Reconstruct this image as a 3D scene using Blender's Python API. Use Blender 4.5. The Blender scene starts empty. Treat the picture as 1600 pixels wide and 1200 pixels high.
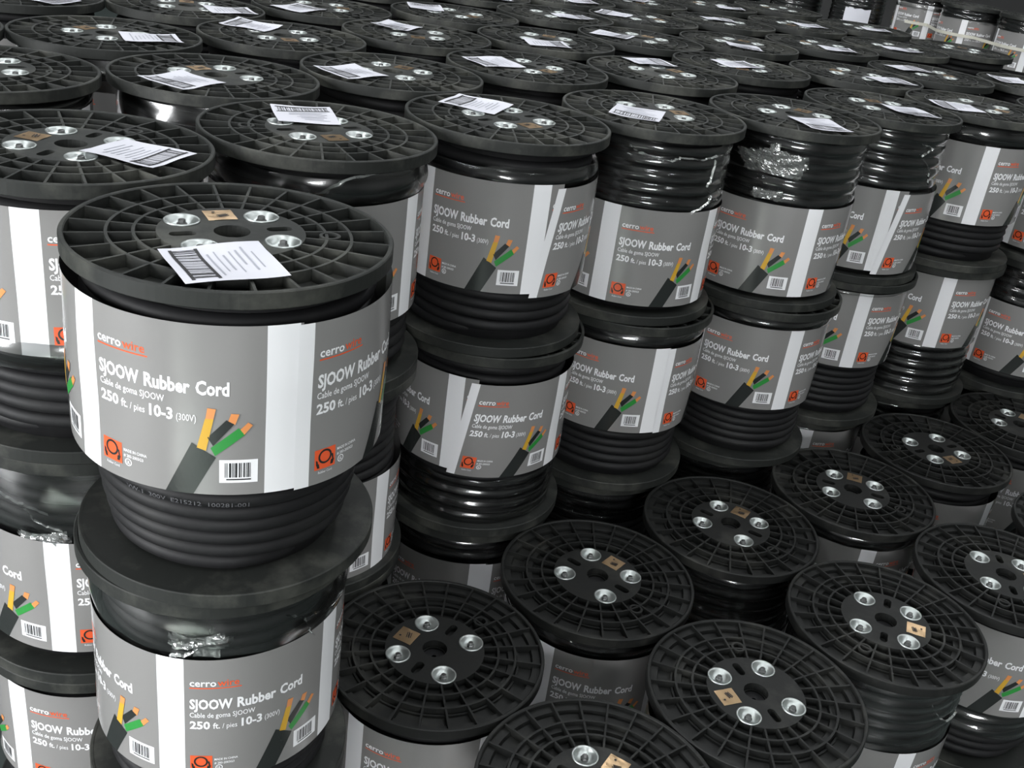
import bpy, bmesh, math, random
import numpy as np
from mathutils import Vector, Matrix

C = bpy.context.scene.collection
scene = bpy.context.scene
random.seed(7)
PI = math.pi
S = 0.18                 # flange radius in metres; everything below is laid out in flange radii
H = 2.10                 # height of one reel, in flange radii
TOPZ = 3 * H * S         # height of the top layer

# ------------------------------------------------------------------ camera
PITCH, ROLL = math.radians(26.361), math.radians(8.027)
cam_d = bpy.data.cameras.new('camera')
cam_d.sensor_width = 36.0
cam_d.lens = 36.0 * 1628.08 / 1600.0
cam_d.clip_end = 200
cam = bpy.data.objects.new('camera', cam_d)
C.objects.link(cam)
_R, _U = Vector((1, 0, 0)), Vector((0, math.sin(PITCH), math.cos(PITCH)))
_F = Vector((0, math.cos(PITCH), -math.sin(PITCH)))
_c, _s = math.cos(ROLL), math.sin(ROLL)
_x, _y = _c * _R + _s * _U, -_s * _R + _c * _U
M3 = Matrix((_x, _y, -_F)).transposed()
cam.matrix_world = Matrix.Translation((0, 0, TOPZ + 2.1844 * S)) @ M3.to_4x4()
scene.camera = cam

# ------------------------------------------------------------------ light
world = bpy.data.worlds.new('world')
scene.world = world
world.use_nodes = True
bg = world.node_tree.nodes['Background']
bg.inputs['Color'].default_value = (0.86, 0.93, 1.0, 1)
bg.inputs['Strength'].default_value = 0.05

def area(name, loc, target, sx, sy, power, col=(1, 1, 1)):
    d = bpy.data.lights.new(name, 'AREA')
    d.shape = 'RECTANGLE'; d.size = sx; d.size_y = sy; d.energy = power; d.color = col
    o = bpy.data.objects.new(name, d)
    C.objects.link(o)
    o.location = loc
    o.rotation_euler = (Vector(target) - Vector(loc)).to_track_quat('-Z', 'Y').to_euler()
    return o

area('doorway_light', (-6.9, -2.4, 2.1), (0.0, 1.2, 1.0), 6.0, 3.8, 1500, (0.97, 0.985, 1.0))
area('window_light', (1.2, -5.9, 2.4), (0.3, 2.0, 0.8), 1.6, 2.2, 260, (0.97, 0.99, 1.0))
for _i, _lx in enumerate((-3.2, 0.6, 4.4)):
    area('overhead_fill', (_lx, 4.0, 5.9), (_lx, 4.0, 0.0), 0.4, 15.0, 225, (0.95, 0.98, 1.0))  # unseen overhead strips, added to light the scene from above
_sp = bpy.data.lights.new('floor_patch_spot', 'SPOT')         # added spot: makes a bright floor patch for the labels to reflect
_sp.energy = 150000; _sp.spot_size = math.radians(5.5); _sp.spot_blend = 0.25; _sp.shadow_soft_size = 0.1; _sp.color = (1.0, 0.97, 0.92)
_so = bpy.data.objects.new('floor_patch_spot', _sp); C.objects.link(_so)
_so.location = (-5.5, -4.2, 4.2)
_so.rotation_euler = (Vector((-0.62, -0.65, 0)) - _so.location).to_track_quat('-Z', 'Y').to_euler()

scene.view_settings.view_transform = 'Standard'
scene.view_settings.look = 'None'
scene.view_settings.gamma = 1.0
scene.view_settings.use_curve_mapping = False
scene.view_settings.exposure = 0.22

# ------------------------------------------------------------------ materials
def mat(name, col, rough=0.5, metal=0.0, spec=0.5, bump=None, dust=None, coat=0.0):
    m = bpy.data.materials.new(name)
    m.use_nodes = True
    nt = m.node_tree; p = nt.nodes['Principled BSDF']
    p.inputs['Base Color'].default_value = (*col, 1)
    p.inputs['Roughness'].default_value = rough
    p.inputs['Metallic'].default_value = metal
    p.inputs['Specular IOR Level'].default_value = spec
    p.inputs['Coat Weight'].default_value = coat
    p.inputs['Coat Roughness'].default_value = 0.12
    tc = nt.nodes.new('ShaderNodeTexCoord')
    if dust:
        col2, scale, lo, hi = dust
        oi = nt.nodes.new('ShaderNodeObjectInfo')
        add = nt.nodes.new('ShaderNodeVectorMath'); add.operation = 'ADD'
        sc = nt.nodes.new('ShaderNodeMath'); sc.operation = 'MULTIPLY'; sc.inputs[1].default_value = 37.0
        nt.links.new(oi.outputs['Random'], sc.inputs[0])
        nt.links.new(tc.outputs['Object'], add.inputs[0]); nt.links.new(sc.outputs[0], add.inputs[1])
        nz = nt.nodes.new('ShaderNodeTexNoise'); nz.inputs['Scale'].default_value = scale
        nz.inputs['Detail'].default_value = 6; nz.inputs['Roughness'].default_value = 0.65
        nt.links.new(add.outputs[0], nz.inputs['Vector'])
        mr = nt.nodes.new('ShaderNodeMapRange')
        mr.inputs['From Min'].default_value = lo; mr.inputs['From Max'].default_value = hi
        nt.links.new(nz.outputs['Fac'], mr.inputs['Value'])
        mx = nt.nodes.new('ShaderNodeMix'); mx.data_type = 'RGBA'
        mx.inputs['A'].default_value = (*col, 1); mx.inputs['B'].default_value = (*col2, 1)
        nt.links.new(mr.outputs['Result'], mx.inputs['Factor'])
        nt.links.new(mx.outputs['Result'], p.inputs['Base Color'])
    if bump:
        scale, strength, dist = bump
        nb = nt.nodes.new('ShaderNodeTexNoise'); nb.inputs['Scale'].default_value = scale
        nb.inputs['Detail'].default_value = 4
        nt.links.new(tc.outputs['Object'], nb.inputs['Vector'])
        b = nt.nodes.new('ShaderNodeBump'); b.inputs['Strength'].default_value = strength
        b.inputs['Distance'].default_value = dist
        nt.links.new(nb.outputs['Fac'], b.inputs['Height'])
        nt.links.new(b.outputs['Normal'], p.inputs['Normal'])
    return m

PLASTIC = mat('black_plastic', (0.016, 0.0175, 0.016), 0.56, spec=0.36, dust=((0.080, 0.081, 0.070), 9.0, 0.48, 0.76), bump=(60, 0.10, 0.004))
SHADED_PLASTIC = mat('shaded_black_plastic', (0.009, 0.0095, 0.009), 0.52, spec=0.30, dust=((0.045, 0.045, 0.040), 9.0, 0.52, 0.80), bump=(60, 0.10, 0.004))  # darker copy of the flange plastic: shade of the low area put into the colour
RUBBER = mat('black_rubber', (0.011, 0.011, 0.012), 0.58, spec=0.30, dust=((0.026, 0.026, 0.025), 7.0, 0.5, 0.9), bump=(90, 0.10, 0.003))
ZINC = mat('zinc', (0.52, 0.55, 0.54), 0.40, metal=1.0)
BOLT = mat('bolt_steel', (0.14, 0.14, 0.14), 0.35, metal=1.0)
GOLD = mat('gold_foil', (0.60, 0.42, 0.25), 0.32, metal=1.0, bump=(22, 0.22, 0.01))
INK = mat('black_ink', (0.012, 0.012, 0.014), 0.5)
GREY = mat('label_grey', (0.235, 0.230, 0.226), 0.20, spec=0.5, bump=(6, 0.06, 0.02))
WHITE = mat('label_white', (0.86, 0.86, 0.88), 0.28, bump=(6, 0.06, 0.02))
ORANGE = mat('label_orange', (0.80, 0.110, 0.035), 0.3)
CHAR = mat('label_black', (0.022, 0.025, 0.024), 0.25)
YELLOW = mat('label_yellow', (0.62, 0.36, 0.035), 0.3)
GREEN = mat('label_green', (0.030, 0.26, 0.050), 0.3)
COPPER = mat('label_copper', (0.70, 0.27, 0.09), 0.3)
PAPER = mat('paper', (0.66, 0.66, 0.72), 0.55)
FAINT = mat('faint_print', (0.36, 0.37, 0.42), 0.6)
CORDINK = mat('cord_print', (0.11, 0.11, 0.12), 0.5)
STRAP = mat('cream_strap', (0.62, 0.60, 0.52), 0.4)
FLOOR = mat('floor_paint', (0.036, 0.050, 0.046), 0.5, dust=((0.055, 0.065, 0.062), 1.3, 0.4, 0.7))
WALL = mat('wall_paint', (0.20, 0.21, 0.20), 0.7, dust=((0.15, 0.15, 0.14), 1.0, 0.4, 0.8))
DWALL = mat('dark_wall', (0.05, 0.05, 0.05), 0.7, dust=((0.03, 0.03, 0.03), 1.0, 0.4, 0.8))
WOOD = mat('pallet_wood', (0.16, 0.10, 0.055), 0.7, dust=((0.09, 0.06, 0.035), 8.0, 0.4, 0.8))

def film_material(name, haze, gain, stretch, bscale, bstr):
    m = bpy.data.materials.new(name); m.use_nodes = True
    nt = m.node_tree
    for n in list(nt.nodes): nt.nodes.remove(n)
    out = nt.nodes.new('ShaderNodeOutputMaterial')
    tr = nt.nodes.new('ShaderNodeBsdfTransparent'); tr.inputs['Color'].default_value = (0.97, 0.98, 0.975, 1)
    gl = nt.nodes.new('ShaderNodeBsdfGlossy'); gl.inputs['Roughness'].default_value = 0.17
    df = nt.nodes.new('ShaderNodeBsdfDiffuse'); df.inputs['Color'].default_value = (0.8, 0.85, 0.82, 1)
    m1 = nt.nodes.new('ShaderNodeMixShader'); m1.inputs['Fac'].default_value = haze
    m2 = nt.nodes.new('ShaderNodeMixShader')
    fr = nt.nodes.new('ShaderNodeFresnel'); fr.inputs['IOR'].default_value = 1.5
    mu = nt.nodes.new('ShaderNodeMath'); mu.operation = 'MULTIPLY'; mu.inputs[1].default_value = gain; mu.use_clamp = True
    tc = nt.nodes.new('ShaderNodeTexCoord')
    mp = nt.nodes.new('ShaderNodeMapping'); mp.inputs['Scale'].default_value = stretch
    nz = nt.nodes.new('ShaderNodeTexNoise'); nz.inputs['Scale'].default_value = bscale; nz.inputs['Detail'].default_value = 5
    bp = nt.nodes.new('ShaderNodeBump'); bp.inputs['Strength'].default_value = bstr; bp.inputs['Distance'].default_value = 0.02
    L = nt.links.new
    L(tc.outputs['Object'], mp.inputs['Vector']); L(mp.outputs['Vector'], nz.inputs['Vector'])
    L(nz.outputs['Fac'], bp.inputs['Height'])
    L(bp.outputs['Normal'], gl.inputs['Normal']); L(bp.outputs['Normal'], fr.inputs['Normal'])
    L(fr.outputs['Fac'], mu.inputs[0]); L(mu.outputs[0], m2.inputs['Fac'])
    L(tr.outputs[0], m1.inputs[1]); L(df.outputs[0], m1.inputs[2])
    L(m1.outputs[0], m2.inputs[1]); L(gl.outputs[0], m2.inputs[2]); L(m2.outputs[0], out.inputs['Surface'])
    return m
FILM = film_material('stretch_film', 0.002, 2.6, (1, 1, 2.2), 4.0, 0.06)
FILMC = film_material('crumpled_film', 0.13, 6.5, (1.0, 1.0, 2.0), 18.0, 0.35)
FOLD = film_material('folded_film', 0.35, 4.0, (1, 1, 1), 14.0, 0.8)

# ------------------------------------------------------------------ mesh builder (flange-radius units, scaled by S on build)
class MB:
    def __init__(s): s.v = []; s.f = []; s.m = []; s.sm = []
    def add(s, vs, fs, mi=0, smooth=False):
        b = len(s.v); s.v.extend(vs)
        for f in fs: s.f.append(tuple(b + i for i in f)); s.m.append(mi); s.sm.append(smooth)
    def lathe(s, prof, n, mi=0, smooth=False, closed=True, cx=0., cy=0.):
        vs = [(cx + r * math.cos(2 * PI * i / n), cy + r * math.sin(2 * PI * i / n), z) for i in range(n) for r, z in prof]
        k = len(prof); fs = []
        for i in range(n):
            j = (i + 1) % n
            for a in range(k if closed else k - 1):
                b = (a + 1) % k
                fs.append((i * k + a, j * k + a, j * k + b, i * k + b))
        s.add(vs, fs, mi, smooth)
    def box(s, c, sx, sy, sz, ang=0., mi=0):
        ca, sa = math.cos(ang), math.sin(ang); vs = []
        for dz in (-1, 1):
            for dx, dy in ((-1, -1), (1, -1), (1, 1), (-1, 1)):
                x, y = dx * sx / 2, dy * sy / 2
                vs.append((c[0] + ca * x - sa * y, c[1] + sa * x + ca * y, c[2] + dz * sz / 2))
        s.add(vs, [(3, 2, 1, 0), (4, 5, 6, 7), (0, 1, 5, 4), (1, 2, 6, 5), (2, 3, 7, 6), (3, 0, 4, 7)], mi)
    def mesh(s, name, mats, xf=None):
        me = bpy.data.meshes.new(name)
        v = np.array(s.v, float)
        if xf is not None: v = xf(v)
        me.from_pydata((v * S).tolist(), [], s.f)
        for m in mats: me.materials.append(m)
        me.polygons.foreach_set('material_index', s.m)
        me.polygons.foreach_set('use_smooth', s.sm)
        me.update()
        return me

# ---- flange: rim, web, two rings, 24 ribs, hub plate with holes
def plate(mb, outer_r, holes, z, zb):
    """flat disc with round / slotted holes, walls drawn down to zb"""
    bm = bmesh.new()
    def loop(pts):
        vs = [bm.verts.new((x, y, z)) for x, y in pts]
        return [bm.edges.new((vs[i], vs[(i + 1) % len(vs)])) for i in range(len(vs))]
    loops = [[(outer_r * math.cos(2 * PI * i / 64), outer_r * math.sin(2 * PI * i / 64)) for i in range(64)]] + holes
    es = []
    for l in loops: es += loop(l)
    bmesh.ops.triangle_fill(bm, use_beauty=True, edges=es, normal=(0, 0, 1))
    bm.verts.index_update()
    mb.add([tuple(v.co) for v in bm.verts], [tuple(v.index for v in f.verts) for f in bm.faces])
    bm.free()
    for l in loops:
        n = len(l)
        mb.add([(x, y, z) for x, y in l] + [(x, y, zb) for x, y in l], [(i, i + n, (i + 1) % n + n, (i + 1) % n) for i in range(n)])

BOLT_R = 0.345
BOLT_A = [math.radians(a) for a in (47, -47, 133, -133)]      # measured from the foil sticker
def circ(cx, cy, r, n): return [(cx + r * math.cos(2 * PI * i / n), cy + r * math.sin(2 * PI * i / n)) for i in range(n)]
def slot(cx, cy, l, w, a, n=8):
    pts = []
    for k in range(2 * n):
        t = -PI / 2 + PI * (k % n) / (n - 1) + (PI if k >= n else 0)
        x = (l / 2 - w / 2) * (1 if k < n else -1) + w / 2 * math.cos(t); y = w / 2 * math.sin(t)
        pts.append((cx + math.cos(a) * x - math.sin(a) * y, cy + math.sin(a) * x + math.cos(a) * y))
    return pts
def flange_mesh(step=False):
    mb = MB(); T = 0.105
    b = 0.007
    mb.lathe([(0.972, -T + .01), (0.966, -b), (0.966 + b, 0), (1 - b, 0), (1, -b), (1, -T + b), (1 - b, -T), (0.972, -T)], 112)
    mb.lathe([(0.10, -T), (0.975, -T), (0.975, -0.082), (0.10, -0.082)], 96)
    for r in (0.735, 0.58): mb.lathe([(r - .010, -.084), (r - .010, -.007), (r + .010, -.007), (r + .010, -.084)], 80)
    if step:
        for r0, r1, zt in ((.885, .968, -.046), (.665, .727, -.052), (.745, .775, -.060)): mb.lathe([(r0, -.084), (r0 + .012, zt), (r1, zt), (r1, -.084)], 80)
    n = 24
    for i in range(n):
        a = 2 * PI * (i + .5) / n
        mb.box((math.cos(a) * .712, math.sin(a) * .712, -.047), .53, .0175, .076, a)
    holes = [circ(0, 0, .112, 24)] + [circ(BOLT_R * math.cos(a), BOLT_R * math.sin(a), .098, 20) for a in BOLT_A]
    holes += [slot(0, s * .30, .165, .075, PI / 2) for s in (1, -1)]
    plate(mb, .45, holes, -.006, -.083)
    a = math.radians(-106)
    mb.lathe([(.047, -.083), (.047, -.004), (.068, -.004), (.068, -.083)], 20, cx=.60 * math.cos(a), cy=.60 * math.sin(a))
    return mb.mesh('flange', [SHADED_PLASTIC if step else PLASTIC])
FLANGE = flange_mesh()
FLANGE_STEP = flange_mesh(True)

def bolt_mesh():
    mb = MB()
    mb.lathe([(.098, -.02), (.112, -.004), (.114, .003), (.108, .008), (.100, .006)] + [(.096 - .058 * q / 7, .004 - .040 * (1 - (1 - q / 7) ** 2)) for q in range(8)] + [(.004, -.038)], 40, 0, True, False)
    mb.lathe([(.036, -.040), (.035, -.020), (.026, -.014), (.024, .004), (.018, .008), (.001, .008)], 8, 1, False, False)
    return mb.mesh('bolt_cup', [ZINC, BOLT])
BOLT_CUP = bolt_mesh()

def sticker_mesh():
    mb = MB(); n = 6; vs = []; rnd = random.Random(3)
    for i in range(n + 1):
        for j in range(n + 1):
            vs.append(((i / n - .5) * .185, (j / n - .5) * .185, rnd.uniform(0, .004)))
    fs = [(i * (n + 1) + j, (i + 1) * (n + 1) + j, (i + 1) * (n + 1) + j + 1, i * (n + 1) + j + 1) for i in range(n) for j in range(n)]
    mb.add(vs, fs, 0, True)
    mb.lathe([(.001, .006), (.011, .006)], 10, 1, False, False, cx=.05, cy=.03)
    for k in range(4): mb.box((-.035 + .012 * k, -.02 + .01 * (k % 2), .0055), .007, .07, .001, .3, 1)
    return mb.mesh('foil_sticker', [GOLD, INK])
STICKER = sticker_mesh()

# ---- wound cord
def coil_mesh(turns, rfun, seed, lumps, text=False):
    rnd = random.Random(seed); mb = MB()
    z0, z1 = -.105 - .056, -H + .105 + .056
    n = 60; k = 9
    off = [rnd.uniform(-1, 1) for _ in range(turns + 2)]
    vs = []; N = turns * n
    for i in range(N + 1):
        t = i / n; a = 2 * PI * t; fr = t - int(t); j = int(t)
        w = off[j] * (1 - fr) + off[j + 1] * fr
        z = z0 + (z1 - z0) * i / N + lumps * .5 * w * .03
        r = rfun((z - z0) / (z1 - z0)) + lumps * .012 * w + lumps * .005 * math.sin(3 * a + j) - .12 * max(0, 1 - min(t, turns - t) * 5)
        for q in range(k):
            b = 2 * PI * q / k
            rr = r + .0575 * math.cos(b)
            vs.append((rr * math.cos(a), rr * math.sin(a), z + .0575 * math.sin(b)))
    fs = [(i * k + q, i * k + (q + 1) % k, (i + 1) * k + (q + 1) % k, (i + 1) * k + q) for i in range(N) for q in range(k)]
    mb.add(vs, fs, 0, True)
    prof = [(.02, -.10)] + [(rfun(u) - .012, -.10 - u * (H - .20)) for u in (0, .2, .4, .6, .8, .9, 1)] + [(.02, -H + .10)]
    mb.lathe(prof, 48, 0, True, False)
    return mb
def coil(name, *a): return coil_mesh(*a).mesh(name, [RUBBER])
COILS = [coil('cord_coil', 17, lambda u: .803, 1, 1.0), coil('cord_coil', 17, lambda u: .805 - .022 * math.sin(5 * u) ** 2, 2, 1.3)]
def taper(u): return .845 if u < .66 else .845 - .115 * (u - .66) / .34
_mb = coil_mesh(17, taper, 5, .6)
def _cord_text():                                              # the small print along the two turns under the label
    base = len(_mb.v); v, f = text_mesh('VW-1  300V  E215212  100281-001', 0.0)
    w = v[:, 0].max()
    for t0, az0, az1, b0 in ((10.75, -84, -46, -22), (11.75, -116, -66, -8)):
        base = len(_mb.v); pts = []
        for x, y in v:
            az = math.radians(az0 + (az1 - az0) * x / w)
            t = t0 + (az + PI / 2) / (2 * PI); u = t / 17
            z = -.161 + (-H + .322) * u; r = taper(u)
            b = math.radians(b0) + (y - .35) * .042 / .0575
            rr = r + .0605 * math.cos(b) + .006
            pts.append((rr * math.cos(az), rr * math.sin(az), z + .0605 * math.sin(b)))
        _mb.add(pts, f, 1)

# ---- lettering
_text_cache = {}
def text_mesh(s, bold):
    key = (s, bold)
    if key in _text_cache: return _text_cache[key]
    cu = bpy.data.curves.new('t', 'FONT'); cu.body = s; cu.size = 1; cu.resolution_u = 2; cu.offset = bold
    ob = bpy.data.objects.new('t', cu); C.objects.link(ob)
    dg = bpy.context.evaluated_depsgraph_get(); dg.update()
    me = ob.evaluated_get(dg).to_mesh()
    v = np.empty(len(me.vertices) * 3); me.vertices.foreach_get('co', v); v = v.reshape(-1, 3)[:, :2].copy()
    f = [tuple(p.vertices) for p in me.polygons]
    ob.evaluated_get(dg).to_mesh_clear()
    bpy.data.objects.remove(ob); bpy.data.curves.remove(cu)
    _text_cache[key] = (v, f)
    return v, f

_cord_text()
COIL_TAPER = _mb.mesh('cord_coil', [RUBBER, CORDINK])
LH = 1.07                                  # label height
PW, SW = 1.24, 0.19                        # panel pitch and white stripe width
GW = PW - SW
MATS = [GREY, WHITE, ORANGE, CHAR, YELLOW, GREEN, COPPER, INK]
class Flat:                                # flat artwork: x along the sheet, y down the sheet as a 0..1 fraction, k = layer
    def __init__(s): s.v = []; s.f = []; s.m = []
    def quad(s, p, mi, k, n=4, m=3):
        b = len(s.v); (x0, y0), (x1, y1), (x2, y2), (x3, y3) = p      # 0-1 top edge, 3-2 bottom edge
        for i in range(n + 1):
            u = i / n
            for j in range(m + 1):
                w = j / m
                s.v.append(((x0 + (x1 - x0) * u) * (1 - w) + (x3 + (x2 - x3) * u) * w, (y0 + (y1 - y0) * u) * (1 - w) + (y3 + (y2 - y3) * u) * w, k))
        for i in range(n):
            for j in range(m):
                a = b + i * (m + 1) + j; s.f.append((a, a + 1, a + m + 2, a + m + 1)); s.m.append(mi)
    def rect(s, x0, x1, y0, y1, mi, k, n=4, m=2): s.quad([(x0, y0), (x1, y0), (x1, y1), (x0, y1)], mi, k, n, m)
    def ring(s, cx, cy, r0, r1, mi, k, n=20):
        b = len(s.v)
        for i in range(n):
            a = 2 * PI * i / n
            for r in (r0, r1): s.v.append((cx + r * math.cos(a), cy + r * math.sin(a) / LH, k))
        for i in range(n):
            j = (i + 1) % n; s.f.append((b + 2 * i, b + 2 * j, b + 2 * j + 1, b + 2 * i + 1)); s.m.append(mi)
    def text(s, t, x0, x1, ytop, ybase, mi, k, bold=0., asc=True):
        v, f = text_mesh(t, bold); b = len(s.v)
        lo, hi = v.min(0), v.max(0)
        cap = 0.70 if asc else 0.52
        for x, y in v: s.v.append((x0 + (x - lo[0]) / (hi[0] - lo[0]) * (x1 - x0), ybase - y / cap * (ybase - ytop), k))
        for q in f: s.f.append(tuple(b + i for i in q)); s.m.append(mi)

def panel():
    P = Flat(); g = GW
    P.text('cerro', .037 * g, .205 * g, .168, .207, 1, 1, .018, False)
    P.text('wire', .212 * g, .350 * g, .168, .207, 2, 1, .010, False)
    P.rect(.035 * g, .365 * g, .219, .227, 2, 1, 5, 1)
    P.text('SJOOW', .034 * g, .308 * g, .314, .390, 1, 1, .034)
    P.text('Rubber', .338 * g, .598 * g, .314, .390, 1, 1, .034)
    P.text('Cord', .628 * g, .805 * g, .314, .390, 1, 1, .034)
    P.text('Cable de goma SJOOW', .034 * g, .455 * g, .422, .461, 1, 1, .008)
    P.text('250', .034 * g, .165 * g, .494, .554, 1, 1, .032)
    P.text('ft.', .183 * g, .228 * g, .505, .552, 1, 1, .018)
    P.text('/ pies', .243 * g, .338 * g, .512, .552, 1, 1, .002)
    P.text('10-3', .366 * g, .503 * g, .490, .554, 1, 1, .032)
    P.text('(300V)', .522 * g, .630 * g, .512, .552, 1, 1, .004)
    # cord icon
    P.rect(.034 * g, .178 * g, .782, .910, 2, 1)
    cx, cy = .104 * g, .838
    P.ring(cx, cy - .006, .036, .049, 3, 2)
    P.quad([(.148 * g, .83), (.160 * g, .83), (.166 * g, .868), (.156 * g, .868)], 3, 2, 1, 2)
    P.quad([(.146 * g, .866), (.170 * g, .866), (.160 * g, .896), (.142 * g, .896)], 3, 2, 1, 1)
    P.quad([(.042 * g, .845), (.054 * g, .855), (.058 * g, .88), (.044 * g, .88)], 3, 2, 1, 2)
    P.quad([(.044 * g, .872), (.062 * g, .872), (.068 * g, .900), (.052 * g, .900)], 3, 2, 1, 1)
    P.text('Rubber Cord', .060 * g, .156 * g, .922, .938, 1, 1, .0)
    P.text('MADE IN CHINA', .192 * g, .345 * g, .806, .824, 1, 1, .012)
    P.text('# 283-2003G3', .192 * g, .322 * g, .838, .856, 1, 1, .012)
    P.ring(.222 * g, .886, .019, .025, 1, 1)
    P.text('UL', .211 * g, .233 * g, .877, .896, 1, 1, .03)
    # cut cord
    q = lambda pts, mi, k, n=3, m=4: P.quad([(x * g, y) for x, y in pts], mi, k, n, m)
    q([(.605, .678), (.735, .763), (.610, 1.0), (.452, 1.0)], 3, 1, 4, 8)
    q([(.678, .528), (.723, .528), (.682, .722), (.633, .704)], 4, 2)
    q([(.690, .465), (.735, .470), (.722, .530), (.680, .530)], 6, 2, 2, 2)
    q([(.790, .532), (.832, .556), (.720, .690), (.690, .640)], 3, 2)
    q([(.815, .494), (.858, .497), (.836, .560), (.800, .538)], 6, 2, 2, 2)
    q([(.855, .580), (.890, .622), (.730, .752), (.706, .704)], 5, 2)
    q([(.905, .548), (.930, .566), (.885, .622), (.864, .590)], 6, 2, 2, 2)
    # bar code
    P.rect(.752 * g, .962 * g, .778, .922, 1, 1)
    rnd = random.Random(4); x = .782
    while x < .928:
        w = rnd.choice((.004, .004, .008, .011)); P.rect(x * g, (x + w) * g, .797, .888, 7, 2, 1, 2); x += w + rnd.choice((.004, .006, .009))
    P.rect(.790 * g, .925 * g, .897, .905, 7, 2, 3, 1)
    return P
PANEL = panel()

def label_mesh(r, overlap, tilt, flare=0., slant=0.):
    U = 2 * PI * r + overlap
    F = Flat()
    edges = [(0., SW / 2, 1)]; u = SW / 2
    while u < U:
        edges.append((u, min(u + GW, U), 0)); u += GW
        if u < U: edges.append((u, min(u + SW, U), 1)); u += SW
    for a, b, mi in edges:
        F.rect(a, b, 0, 1, mi, 0, max(2, int((b - a) / .05)), 5)
    pv = np.array(PANEL.v); u = SW / 2
    V = [np.array(F.v)]; fs = list(F.f); ms = list(F.m); base = len(F.v)
    while u < U - .01:
        v = pv.copy(); v[:, 0] += u
        ok = v[:, 0] <= U
        V.append(v)
        for f, m in zip(PANEL.f, PANEL.m):
            if all(ok[i] for i in f): fs.append(tuple(base + i for i in f)); ms.append(m)
        base += len(v); u += PW
    V = np.concatenate(V)
    V[:, 0] += slant * (.5 - V[:, 1]) * np.clip(1.2 - V[:, 0] / PW, 0, 1)
    a = V[:, 0] / r
    rr = r + .010 * (1 - V[:, 0] / U) + V[:, 2] * .0016 + flare * np.sin(a * 2 + .6) * .012 + .004 * np.sin(5 * a + 7 * V[:, 1]) * (flare + .4)
    z = -V[:, 1] * LH + tilt * (V[:, 0] / U - .5)
    mb = MB(); mb.v = np.stack([rr * np.cos(a), rr * np.sin(a), z], 1).tolist(); mb.f = fs; mb.m = ms
    mb.sm = [i < len(F.f) for i in range(len(fs))]
    return mb.mesh('label_band', MATS)
LABEL_FIVE = label_mesh(1.0, .03, .008, .6)
LABEL_LOOSE = label_mesh(.912, .05, .05)
LABEL_LOOSE2 = label_mesh(.914, .05, -.06, .5)
LABEL_SLANT = label_mesh(1.0, .16, .04, .4, .17)

# ---- film sleeves
def film_mesh(z0, z1, r, style, seed, arc=None, folds=()):
    rnd = random.Random(seed); mb = MB()
    n, k = 120, max(8, int((z0 - z1) / .014)); vs = []
    if arc: n, k = max(14, int((arc[1] - arc[0]) / 1.7)), max(8, int((z0 - z1) / .022))
    ph = [rnd.uniform(0, 6.28) for _ in range(8)]
    for i in range(n + (1 if arc else 0)):
        a = 2 * PI * i / n if not arc else math.radians(arc[0] + (arc[1] - arc[0]) * i / n)
        for j in range(k + 1):
            w = j / k; z = z0 + (z1 - z0) * w
            rr = r
            if style == 'ridge': rr += .026 * (math.sqrt(math.sin(PI * z / .145 + .35 * math.sin(2 * a + ph[0])) ** 2 + .015) - .6) * (1 + .2 * math.sin(3 * a + ph[1]))
            if style == 'smooth': rr += .045 * math.sin(PI * min(1, w * 1.1)) - .02 * w + .006 * math.sin(9 * z + 2 * a + ph[2])
            if style == 'crumple':
                rr += .010 * math.sin(24 * z + 11 * a + ph[3]) + .008 * math.sin(40 * z - 16 * a + ph[5]) + rnd.uniform(-.007, .007)
            rr += .002 * math.sin(13 * a + 20 * z + ph[6])
            if arc: z += .10 * (w - .5) * math.sin(PI * i / n) - .06 * math.cos(4 * a + ph[7]) * (1 if j in (0, k) else 0); rr -= .035 * (1 - math.sin(PI * i / n)) ** 3
            zz = z + (.02 * math.sin(3 * round(a * 9) / 9 + ph[7]) + .008 * math.sin(11 * a)) * (1 if j in (0, k) and not arc else 0)
            vs.append((rr * math.cos(a), rr * math.sin(a), zz))
    nx = (lambda i: i + 1) if arc else (lambda i: (i + 1) % n)
    fs = [(i * (k + 1) + j, i * (k + 1) + j + 1, nx(i) * (k + 1) + j + 1, nx(i) * (k + 1) + j) for i in range(n) for j in range(k)]
    if arc:
        ok = []
        for f in fs:
            i, j = divmod(f[0], k + 1)
            u, w = 2 * i / n - 1, 2 * j / k - 1
            if u * u + w * w * (1.1 - .3 * u) < .95 + .22 * math.sin(5 * math.atan2(w, u) + ph[0]): ok.append(f)
        fs = ok
    mb.add(vs, fs, 0, not arc)
    for line in folds:                                          # gathered, whitish creases of the film
        P = [(math.radians(a), z) for a, z in line]; q = []
        for (a0, y0), (a1, y1) in zip(P, P[1:]):
            m = 6
            for i in range(m): q.append((a0 + (a1 - a0) * i / m + rnd.uniform(-.012, .012), y0 + (y1 - y0) * i / m + rnd.uniform(-.008, .008)))
        q.append(P[-1]); vs = []
        for a, z in q:
            w = rnd.uniform(.007, .016)
            for da, dz, dr in ((-w, w, .004), (0, 0, .022), (w, -w, .004)): vs.append(((r + dr + .012) * math.cos(a + da), (r + dr + .012) * math.sin(a + da), z + dz))
        mb.add(vs, [(3 * i + j, 3 * i + j + 1, 3 * i + j + 4, 3 * i + j + 3) for i in range(len(q) - 1) for j in (0, 1)], 1, False)
    return mb.mesh('film_wrap', [FILMC if style == 'crumple' else FILM, FOLD])

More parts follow.
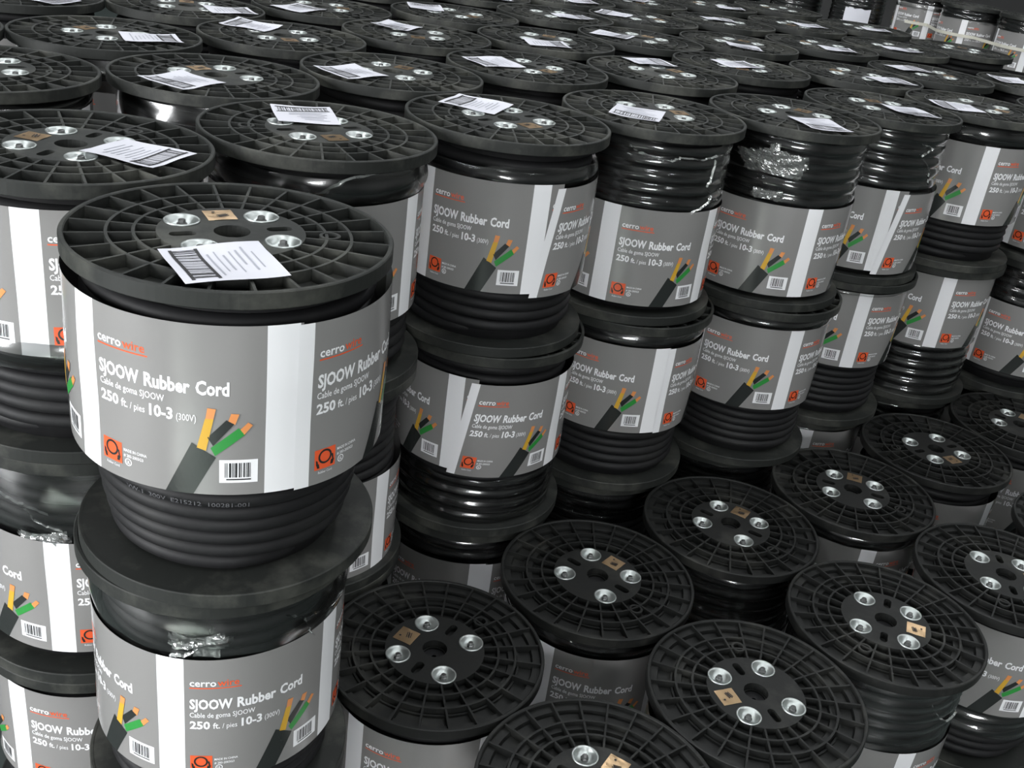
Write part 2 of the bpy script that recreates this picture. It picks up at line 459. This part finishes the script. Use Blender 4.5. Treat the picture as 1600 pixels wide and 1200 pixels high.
# ---- paper shipping sheet
def sheet_mesh(seed):
    rnd = random.Random(seed); mb = MB(); W, D = .60, .53; n = 8
    c1, c2, c3 = rnd.uniform(.004, .03), rnd.uniform(.004, .03), rnd.uniform(0, 6)
    def h(x, y): return .006 + c1 * max(0, x / W * 2 - .6) + c2 * max(0, -y / D * 2 - .5) + .006 * (1 + math.sin(9 * x + 7 * y + c3))
    def patch(x0, x1, y0, y1, mi, lift, nx, ny):
        vs = [(x0 + (x1 - x0) * i / nx, y0 + (y1 - y0) * j / ny) for i in range(nx + 1) for j in range(ny + 1)]
        mb.add([(x, y, h(x, y) + lift) for x, y in vs], [(i * (ny + 1) + j, (i + 1) * (ny + 1) + j, (i + 1) * (ny + 1) + j + 1, i * (ny + 1) + j + 1) for i in range(nx) for j in range(ny)], mi, mi == 0)
    patch(-W / 2, W / 2, -D / 2, D / 2, 0, 0, n, n)
    patch(.232, .252, -.23, .23, 1, .0025, 1, 8); patch(.085, .105, -.23, .23, 1, .0025, 1, 8)
    y = -.22
    while y < .21:
        w = rnd.choice((.003, .004, .007, .010)); patch(.105, .232, y, y + w, 1, .0022, 3, 1); y += w + rnd.choice((.006, .010, .016))
    for k in range(7):
        x = .045 - k * .042
        patch(x, x + rnd.choice((.008, .012)), -.20 + rnd.uniform(0, .1), rnd.uniform(.02, .2), 2, .0022, 1, 6)
    return mb.mesh('barcode_sheet', [PAPER, INK, FAINT])
SHEETS = [sheet_mesh(s) for s in (1, 2, 3, 4)]

# ------------------------------------------------------------------ object helpers
def part(name, me, parent, loc=(0, 0, 0), rot=(0, 0, 0), scale=None, label=None):
    o = bpy.data.objects.new(name, me); C.objects.link(o); o.parent = parent
    o.location = Vector(loc) * S; o.rotation_euler = rot
    if scale: o.scale = scale
    if label: o['label'] = label
    return o
def struct(name, me, loc=(0, 0, 0)):
    o = bpy.data.objects.new(name, me); C.objects.link(o); o.location = loc; o['kind'] = 'structure'; return o

def reel(xy, tier, label, group, face=0., lab=None, film=(), tag=None, coil=None, detail=True, ztop=None, wide=1.0):
    """one cable reel; xy in flange radii, tier 1 = top layer. lab = (mesh, z of its top edge, azimuth of a stripe in degrees, stripe index, xy scale)"""
    r = bpy.data.objects.new('cable_reel', None); C.objects.link(r)
    r.empty_display_size = .05
    zt = (TOPZ / S - (tier - 1) * H) if ztop is None else ztop
    r.location = (xy[0] * S, xy[1] * S, (zt - H) * S); r.scale = (wide, wide, 1)
    r['label'] = label; r['category'] = 'cable reel'; r['group'] = group
    t = math.radians(face)
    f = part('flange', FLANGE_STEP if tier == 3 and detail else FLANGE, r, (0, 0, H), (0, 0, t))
    part('flange', FLANGE, r, (0, 0, 0), (PI, 0, t))
    if detail:
        for a in BOLT_A:
            part('bolt_cup', BOLT_CUP, f, (BOLT_R * math.cos(a), BOLT_R * math.sin(a), -.004), (0, 0, a * 3), label='shiny zinc bolt cup')
        part('foil_sticker', STICKER, f, (.30, 0, -.004), (0, 0, 0), label='gold foil sticker')
    part('cord_coil', coil or COILS[hash((xy[0], tier)) % 2], r, (0, 0, H), (0, 0, 0 if coil else t * 1.7))
    if lab:
        me, z, az, k, sc = lab
        rad = 1.0 if me in (LABEL_FIVE, LABEL_SLANT) else .913
        part('label_band', me, r, (0, 0, H + z), (0, 0, math.radians(az) - PW * (k + 1) / rad), (sc, sc, 1), label='grey paper label band with white stripes')
    for fl in film:
        part('film_wrap', film_mesh(*fl), r, (0, 0, H), (0, 0, 0), label='clear plastic wrap')
    if tag:
        x, y, a = tag
        part('barcode_sheet', SHEETS[hash((x, y)) % 4], r, (x, y, H), (0, 0, math.radians(a)), label='white paper sheet with barcode')
    return r

# ------------------------------------------------------------------ setting
mb = MB(); mb.box((1 / S, 4 / S, -.025 / S), 16.4 / S, 20.4 / S, .05 / S); struct('floor', mb.mesh('floor', [FLOOR]))
def slab(name, m, x0, x1, y0, y1, z0, z1):
    b = MB(); b.box(((x0 + x1) / 2 / S, (y0 + y1) / 2 / S, (z0 + z1) / 2 / S), (x1 - x0) / S, (y1 - y0) / S, (z1 - z0) / S); struct(name, b.mesh(name, [m]))
slab('wall_back', DWALL, -7.2, 9.2, 14.0, 14.2, 0, 6)
slab('wall_front', WALL, -7.2, 9.2, -6.2, -6.0, 0, 6)
slab('wall_left', WALL, -7.2, -7.0, -6, 14, 0, 6)
slab('wall_right', WALL, 9.0, 9.2, -6, 14, 0, 6)
slab('ceiling', WALL, -7.2, 9.2, -6.2, 14.2, 6.0, 6.2)

# ------------------------------------------------------------------ reel tables
T1={(0,-1):(-1.805,5.949),(1,-1):(-3.383,7.279),(1,0):(-1.905,8.707),(1,1):(-0.390,10.136),(1,2):(1.110,11.464),(1,3):(2.828,12.494),(1,4):(4.233,13.921),(1,5):(5.887,15.052),(1,6):(7.750,15.793),(2,-1):(-5.056,9.213),(2,0):(-3.274,10.221),(2,1):(-1.770,11.645),(2,2):(-0.353,13.157),(2,3):(1.378,14.163),(2,4):(2.639,15.718),(2,5):(4.488,16.487),(2,6):(6.020,17.777),(2,7):(7.976,18.215),(3,-1):(-6.681,10.635),(3,0):(-4.893,11.544),(3,1):(-3.319,12.919),(3,2):(-1.908,14.466),(3,3):(-0.203,15.636),(3,4):(1.245,17.157),(3,5):(2.953,18.304),(3,6):(4.613,19.594),(3,7):(6.283,20.893),(3,8):(7.964,22.200),(4,0):(-6.736,13.320),(4,1):(-4.908,14.142),(4,2):(-3.475,15.717),(4,3):(-1.678,16.993),(4,4):(-0.145,18.600),(4,5):(1.425,19.851),(4,6):(3.035,21.151),(4,7):(4.706,22.460),(4,8):(6.389,23.778),(5,2):(-4.870,17.383),(5,3):(-3.236,18.647),(5,4):(-1.627,19.950),(5,5):(-0.039,21.273),(5,6):(1.480,22.689),(5,7):(3.118,24.039),(5,8):(4.802,25.367),(6,6):(0.031,24.138),(6,7):(1.562,25.587),(6,8):(3.202,26.969)}
T2={(0,-1):(-1.862,5.946),(1,-1):(-3.387,7.282),(1,0):(-1.905,8.707),(1,1):(-0.320,10.128),(1,2):(1.200,11.436),(1,3):(2.923,12.463),(1,4):(4.293,13.928),(1,5):(5.927,15.089),(1,6):(7.799,15.812),(2,-1):(-5.056,9.213),(2,0):(-3.274,10.221),(2,1):(-1.769,11.645),(2,2):(-0.359,13.154),(2,3):(1.377,14.158),(2,4):(2.639,15.716),(2,5):(4.490,16.488),(2,6):(6.022,17.782),(2,7):(7.980,18.216),(3,-1):(-6.681,10.635),(3,0):(-4.893,11.544),(3,1):(-3.319,12.919),(3,2):(-1.908,14.466),(3,3):(-0.202,15.635),(3,4):(1.245,17.157),(3,5):(2.953,18.304),(3,6):(4.613,19.594),(3,7):(6.283,20.893),(3,8):(7.964,22.200),(4,0):(-6.737,13.320),(4,1):(-4.908,14.143),(4,2):(-3.475,15.717),(4,3):(-1.679,16.994),(4,4):(-0.147,18.602),(4,5):(1.425,19.851),(4,6):(3.035,21.151),(4,7):(4.706,22.460),(4,8):(6.389,23.778),(5,2):(-4.870,17.383),(5,3):(-3.236,18.647),(5,4):(-1.630,19.952),(5,5):(-0.039,21.273),(5,6):(1.480,22.689),(5,7):(3.118,24.039),(5,8):(4.802,25.367),(6,6):(0.031,24.138),(6,7):(1.562,25.587),(6,8):(3.202,26.969)}
T3={(0,-1):(-1.862,5.946),(1,-1):(-3.387,7.282),(1,0):(-1.905,8.707),(1,1):(-0.350,10.156),(1,2):(1.154,11.501),(1,3):(2.838,12.591),(1,4):(4.259,14.007),(1,5):(5.903,15.156),(1,6):(7.756,15.924),(2,-1):(-5.056,9.213),(2,0):(-3.274,10.221),(2,1):(-1.769,11.645),(2,2):(-0.366,13.150),(2,3):(1.373,14.149),(2,4):(2.630,15.711),(2,5):(4.454,16.544),(2,6):(6.027,17.788),(2,7):(7.986,18.217),(3,-1):(-6.681,10.635),(3,0):(-4.893,11.544),(3,1):(-3.319,12.919),(3,2):(-1.908,14.466),(3,3):(-0.202,15.635),(3,4):(1.243,17.160),(3,5):(2.953,18.304),(3,6):(4.613,19.594),(3,7):(6.283,20.893),(3,8):(7.964,22.200),(4,0):(-6.737,13.320),(4,1):(-4.908,14.143),(4,2):(-3.475,15.717),(4,3):(-1.679,16.994),(4,4):(-0.149,18.604),(4,5):(1.425,19.851),(4,6):(3.035,21.151),(4,7):(4.706,22.460),(4,8):(6.389,23.778),(5,2):(-4.870,17.383),(5,3):(-3.236,18.647),(5,4):(-1.632,19.955),(5,5):(-0.039,21.273),(5,6):(1.480,22.689),(5,7):(3.118,24.039),(5,8):(4.802,25.367),(6,6):(0.031,24.138),(6,7):(1.562,25.587),(6,8):(3.202,26.969),'Q':(-0.356,7.344),'R':(1.146,8.791),'S':(2.699,10.135),'T':(4.386,11.315),'U':(5.868,12.748),'V':(2.580,7.373),'W':(4.120,8.720),'X':(5.787,9.878),'Y':(1.126,5.991),'Z':(7.491,13.931),'XX':(7.390,11.100)}

# facing of the foil sticker, paper sheet (x, y, heading of its barcode end)
FACE = {(0,-1):122,(1,-1):172,(1,0):-53,(1,1):-44,(1,2):20,(1,3):60,(1,4):100,(1,5):-30,(2,0):140,(2,1):75,(2,2):-30,(2,3):50,(2,4):-95,(3,0):160,(3,1):-60,(3,2):-80,(3,3):85,(3,4):65,(4,1):110,(4,2):20,(4,3):-20,
        'Q':157,'R':55,'S':60,'T':73,'U':-62,'V':204,'W':-18,'X':-6,'Y':62,'Z':55,'XX':130}
SHEET = {(0,-1):(.13,-.58,216),(1,-1):(.52,-.06,-15),(1,0):(-.21,.35,112),(1,1):(-.35,.34,163),(1,2):(-.2,-.3,-101),(1,3):(.19,-.52,-74),(1,4):(.29,-.23,-71),(1,5):(-.45,-.40,186),(1,6):(-.5,.2,160),
         (2,0):(-.14,-.53,249),(2,1):(-.37,-.45,235),(2,2):(-.41,-.15,219),(2,3):(-.14,.58,25),(2,4):(-.07,-.03,27),(2,5):(.45,-.3,20),(2,6):(-.35,.1,24),(2,7):(-.5,.0,190),
         (3,0):(.5,-.03,30),(3,1):(-.47,.29,170),(3,2):(-.33,.32,-105),(3,3):(.02,-.51,16),(3,4):(-.46,-.19,-19),(3,5):(.0,-.58,-86),(3,6):(.2,-.45,10),(3,7):(0,-.45,12),
         (4,0):(.5,-.3,-14),(4,1):(.58,-.02,33),(4,2):(-.21,-.55,66),(4,3):(-.49,.14,104),(4,4):(.29,-.14,24),(4,5):(-.55,-.1,164),(4,6):(-.1,.05,15),(4,7):(.25,0,20),(4,8):(.2,-.3,10),
         (5,3):(.2,.2,60),(5,4):(.35,-.4,20),(5,5):(.35,-.3,25),(5,6):(-.15,0,-20),(5,7):(.4,-.3,10)}
L5, LA, LB, LS = LABEL_FIVE, LABEL_LOOSE, LABEL_LOOSE2, LABEL_SLANT
# label band of each reel that shows one: (mesh, top edge, azimuth of a white stripe, which stripe, scale)
BAND = {(1,0,-1):(L5,-.20,-56.5,4,1.0),(2,0,-1):(LA,-.50,-94.5,1,1.0),(3,0,-1):(LB,-.4,-90,1,1.0),
        (1,1,-1):(LA,-.20,-85,1,1.0),(2,1,-1):(LB,-.76,-83,1,1.0),(3,1,-1):(LA,-.22,-114,1,1.0),
        (1,1,0):(LA,-.38,-18,1,1.0),(2,1,0):(LB,-.95,-25,1,1.0),(3,1,0):(LB,-.6,-25,1,1.0),
        (1,1,1):(LS,-.40,-63,4,.935),(2,1,1):(LS,-.30,-104,4,.93),(3,1,1):(L5,-.43,-74,4,.93),
        (1,1,2):(LB,-.83,-110.8,1,1.0),(2,1,2):(L5,-.28,-64,4,.93),(3,1,2):(LA,-.9,-60,1,1.0),
        (1,1,3):(LA,-.86,-70.6,1,1.0),(2,1,3):(LA,-.24,-66,1,1.0),(3,1,3):(LA,-.85,-90,1,1.0),
        (1,1,4):(LS,-.87,-81,4,.93),(2,1,4):(LB,-.15,-80.7,1,1.0),(3,1,4):(LB,-.17,-94,1,1.0),
        (1,1,5):(LA,-.36,-90.7,1,1.0),(2,1,5):(LA,-.13,-91,1,1.0),(3,1,5):(LA,-.8,-91,1,1.0),
        (1,1,6):(LB,-.85,-150,1,1.0),(2,1,6):(LB,-.68,-150,1,1.0),(3,1,6):(LB,-.5,-100,1,1.0),
        'Q':(LA,-.25,-128,1,1.0),'R':(LB,-.32,-120,1,1.0),'S':(LA,-1.0,-100,1,1.0),'T':(LA,-.27,-86.5,1,1.0),'U':(LB,-.35,-46,1,1.0),
        'V':(LA,-.35,-80,1,1.0),'W':(LB,-.92,-74,1,1.0),'X':(LB,-.17,-147,1,1.0),'Y':(LA,-.4,-90,1,1.0),'Z':(LA,-.3,-60,1,1.0),'XX':(LA,-.5,-90,1,1.0),
        (1,2,-1):(LA,-.25,-75,1,1.0)}
WRAP = {(2,0,-1):[(-.12,-.62,.90,'smooth',2,None,([(-76,-.22),(-79,-.35),(-87,-.47),(-94,-.49)],[(-5,-.44),(-23,-.39),(-35,-.33),(-45,-.25)],[(-35,-.33),(-33,-.46),(-29,-.55)])),(-.22,-.44,.945,'crumple',3,(-96,-68))],
        (1,1,-1):[(-1.15,-1.42,.90,'smooth',3)],(2,1,-1):[(-.12,-.86,.90,'smooth',4,None,([(-125,-.36),(-111,-.39),(-97,-.44),(-85,-.5)],[(-97,-.44),(-91,-.58),(-79,-.65)])),(-.62,-.8,.925,'crumple',31,(-104,-76))],
        (1,1,0):[(-.14,-.46,.90,'smooth',5,None,([(-100,-.35),(-85,-.3),(-75,-.29),(-64,-.17),(-47,-.12)],))],(1,1,1):[(-.26,-.5,.895,'smooth',6)],(2,1,1):[(-1.45,-1.97,.89,'ridge',7)],(3,1,1):[(-.12,-.5,.89,'ridge',27)],
        (1,1,2):[(-.14,-.92,.89,'ridge',8,None,([(-107,-.2),(-100,-.26),(-79,-.31),(-73,-.27),(-54,-.28),(-43,-.25)],[(-43,-.29),(-44,-.5),(-47,-.57),(-40,-.68),(-42,-.76),(-58,-.86)]))],
        (3,1,2):[(-.12,-.5,.885,'ridge',9)],
        (1,1,3):[(-.12,-.94,.89,'ridge',10),(-.20,-.60,.925,'crumple',30,(-138,-84)),(-.66,-.88,.92,'crumple',32,(-122,-96))],(3,1,3):[(-.12,-.9,.885,'ridge',11)],
        (1,1,4):[(-.12,-.95,.89,'ridge',12,None,([(-68,-.26),(-54,-.31),(-64,-.41),(-53,-.55),(-46,-.79)],))],(3,1,4):[(-.12,-.22,.89,'smooth',13)],(1,1,5):[(-.12,-.42,.89,'smooth',14)],(2,1,5):[(-1.12,-1.97,.89,'ridge',15)],(3,1,5):[(-.12,-.8,.89,'ridge',16)],
        (2,1,6):[(-.12,-.75,.89,'ridge',17)],(2,1,4):[(-.12,-.22,.90,'smooth',18)],(2,1,2):[(-.12,-.35,.90,'smooth',28)],(2,1,3):[(-.12,-.3,.90,'smooth',29)],
        'S':[(-.12,-1.1,.89,'ridge',19)],'T':[(-.12,-.36,.905,'smooth',20)],'W':[(-.12,-1.0,.895,'ridge',21,None,([(-70,-.29),(-62,-.47),(-50,-.6),(-37,-.59)],))],'X':[(-1.15,-1.6,.90,'ridge',22)],'R':[(-.12,-.38,.89,'smooth',23)],
        (1,2,0):[(-.12,-.6,.89,'smooth',24)],(1,2,-1):[(-.12,-.3,.89,'smooth',25)],(1,3,0):[(-.12,-.6,.89,'smooth',26)]}

ORD = ['first', 'second', 'third', 'fourth', 'fifth', 'sixth', 'seventh', 'eighth', 'ninth', 'tenth']
STACK = {(0,-1):'the nearest stack', (1,-1):'the stack at the left edge', (1,0):'the stack just behind the nearest one', (1,1):'the tall stack second right of the nearest',
         (1,2):'the middle tall stack', (1,3):'the tall stack right of the middle', (1,4):'the tall stack second right of the middle', (1,5):'the tall stack third right of the middle', (1,6):'the stack at the right edge'}
TOPNAME = {(0,-1):'nearest and largest black cable reel, barcode sheet between its front bolts, grey label below',
           (1,-1):'top reel at the left edge, barcode sheet on its right side, behind the nearest',
           (1,0):'top reel directly behind the nearest, barcode sheet lying above its hub hole',
           (1,1):'top reel right of the one behind the nearest, slanted white label seam at its right',
           (1,2):'top reel with bare glossy wrapped cord above its low grey label, middle stack',
           (1,3):'top reel with a crumpled silvery patch of plastic wrap under its flange',
           (1,4):'top reel with clear glossy wrap, right beside the one with the silvery patch',
           (1,5):'top reel near the right edge with its grey label close under the flange',
           (1,6):'top reel cut by the right edge, its grey label low on the coil'}
ROWS = sorted({k[0] for k in T1})
for (r, c), xy in T1.items():
    cols = sorted(k[1] for k in T1 if k[0] == r)
    if r <= 1: nm = TOPNAME[(r, c)]
    else:
        nm = 'top layer reel, %s from left in %s row back%s' % (ORD[cols.index(c)], ORD[r - 1], ', white sheet on it' if (r, c) in SHEET else ', no sheet')
    rnd = random.Random(r * 100 + c)
    face = FACE.get((r, c), rnd.uniform(0, 360))
    lab = BAND.get((1, r, c)) or (rnd.choice((LA, LB)), rnd.uniform(-.9, -.3), rnd.uniform(0, 360), 1, 1.0)
    wrap = WRAP.get((1, r, c), [])
    reel(xy, 1, nm, 'cable reels of the top layer', face, lab, wrap, SHEET.get((r, c)), COIL_TAPER if r == 0 else None, wide=.975 if r == 0 else 1.0)
for tier, T in ((2, T2), (3, T3)):
    for k, xy in T.items():
        if isinstance(k, str): continue
        seen = k[0] <= 1
        rnd = random.Random(tier * 1000 + k[0] * 100 + k[1])
        if seen:
            nm = '%s reel of %s' % ('middle' if tier == 2 else 'bottom', STACK[k]); g = 'lower reels of the front stacks'
            lab = BAND[(tier, *k)]
        else:
            nm = 'reel buried under the top layer behind the front stacks'; g = 'reels buried under the top layer'
            lab = (LA, -.5, rnd.uniform(0, 360), 1, 1.0)
        reel(xy, tier, nm, g, rnd.uniform(0, 360), lab, WRAP.get((tier, *k), []), None, None, False, wide=.955 if k[0] == 0 else 1.0)
LOWNAME = {'Q':'low reel right beside the nearest stack, gold sticker at its upper left','R':'low reel with gold sticker right of its top bolt, in front of the tall stacks',
           'S':'low reel with bare shiny wrapped cord under the flange and gold sticker','T':'low reel with white stripe and grey label just below it, bronze sticker',
           'U':'low reel second from right in the back low row, sticker on its near side','Z':'low reel at the right edge, end of the back low row, gold sticker',
           'V':'low reel in the front low row with dull brown sticker at its left','W':'low reel in the front low row, wide glossy wrapped cord below its flange',
           'X':'low reel cut by the right edge, big grey label with cut cord below it','Y':'low reel cut by the bottom edge of the picture','XX':'low reel mostly outside the right edge, behind the one with the big label'}
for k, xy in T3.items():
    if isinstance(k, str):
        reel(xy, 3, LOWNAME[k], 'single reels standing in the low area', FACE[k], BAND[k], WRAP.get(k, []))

# ------------------------------------------------------------------ wrapped reels beyond the aisle
BACK = [((11.9, 37.6), -95, -.25, 'wrapped reel beyond the top layer, leftmost of the three labelled ones'),
        ((12.85, 35.8), -118, -.40, 'wrapped reel beyond the top layer, middle of the three labelled ones'),
        ((14.2, 34.3), -110, -.45, 'wrapped reel beyond the top layer at the upper right edge')]
for i, (xy, az, zl, nm) in enumerate(BACK):
    for tier in (1, 2, 3):
        reel(xy, tier, nm if tier == 1 else 'reel hidden under the wrapped ones beyond the top layer', 'wrapped reels beyond the top layer' if tier == 1 else 'hidden reels beyond the top layer', 40 * i,
             (LA, zl if tier == 1 else -.5, az, 1, 1.0), [(-.11, -.45, .925, 'ridge', 40 + i)] if tier == 1 else [], None, None, False)
DARK = [((10.0, 38.7), 'far dark wrapped reel with a white paper sheet hung on its side'), ((8.1, 39.8), 'far dark wrapped reel left of the one with the white paper'),
        ((6.2, 41.0), 'far dark wrapped reel second left of the one with the white paper'), ((4.3, 42.2), 'far dark wrapped reel third left of the one with the white paper')]
for i, (xy, nm) in enumerate(DARK):
    for tier in (1, 2, 3):
        r = reel(xy, tier, nm if tier == 1 else 'reel hidden under the far dark wrapped ones', 'far dark wrapped reels' if tier == 1 else 'hidden far reels', 40 * i, None, [(-.11, -1.98, .90, 'ridge', 50 + i)] if tier == 1 else [], None, None, False)
        if i == 0 and tier == 1:
            b = MB(); n = 8
            vs = [(.96 * math.cos(math.radians(-128 + 52 * k / n)), .96 * math.sin(math.radians(-128 + 52 * k / n)), H - .75 - .75 * j / n + .02 * (k % 3)) for k in range(n + 1) for j in range(n + 1)]
            b.add(vs, [(k * (n + 1) + j, (k + 1) * (n + 1) + j, (k + 1) * (n + 1) + j + 1, k * (n + 1) + j + 1) for k in range(n) for j in range(n)], 0, True)
            part('paper_sheet', b.mesh('paper_sheet', [PAPER]), r, label='white paper sheet')
def strap():
    b = MB(); pts = []
    for (x, y), z in ((BACK[0][0], -.84), (BACK[1][0], -.87), (BACK[2][0], -.90)):
        for a in ((-136, -122, -108, -94) if x < 12 else (-172, -154, -136, -122, -108, -94) if x < 14 else (-172, -154, -136, -122, -108, -94, -80, -66)): pts.append((x + 1.02 * math.cos(math.radians(a)), y + .975 * math.sin(math.radians(a)), TOPZ / S + z))
    vs = []
    for x, y, z in pts:
        for dz, dr in ((.045, 0), (.045, .012), (-.045, .012), (-.045, 0)): vs.append((x, y - dr, z + dz))
    b.add(vs, [(4 * i + q, 4 * i + (q + 1) % 4, 4 * i + 4 + (q + 1) % 4, 4 * i + 4 + q) for i in range(len(pts) - 1) for q in range(4)])
    o = bpy.data.objects.new('strap', b.mesh('strap', [STRAP])); C.objects.link(o)
    o['label'] = 'cream strap running across the wrapped labelled reels beyond the top layer'; o['category'] = 'strap'
strap()
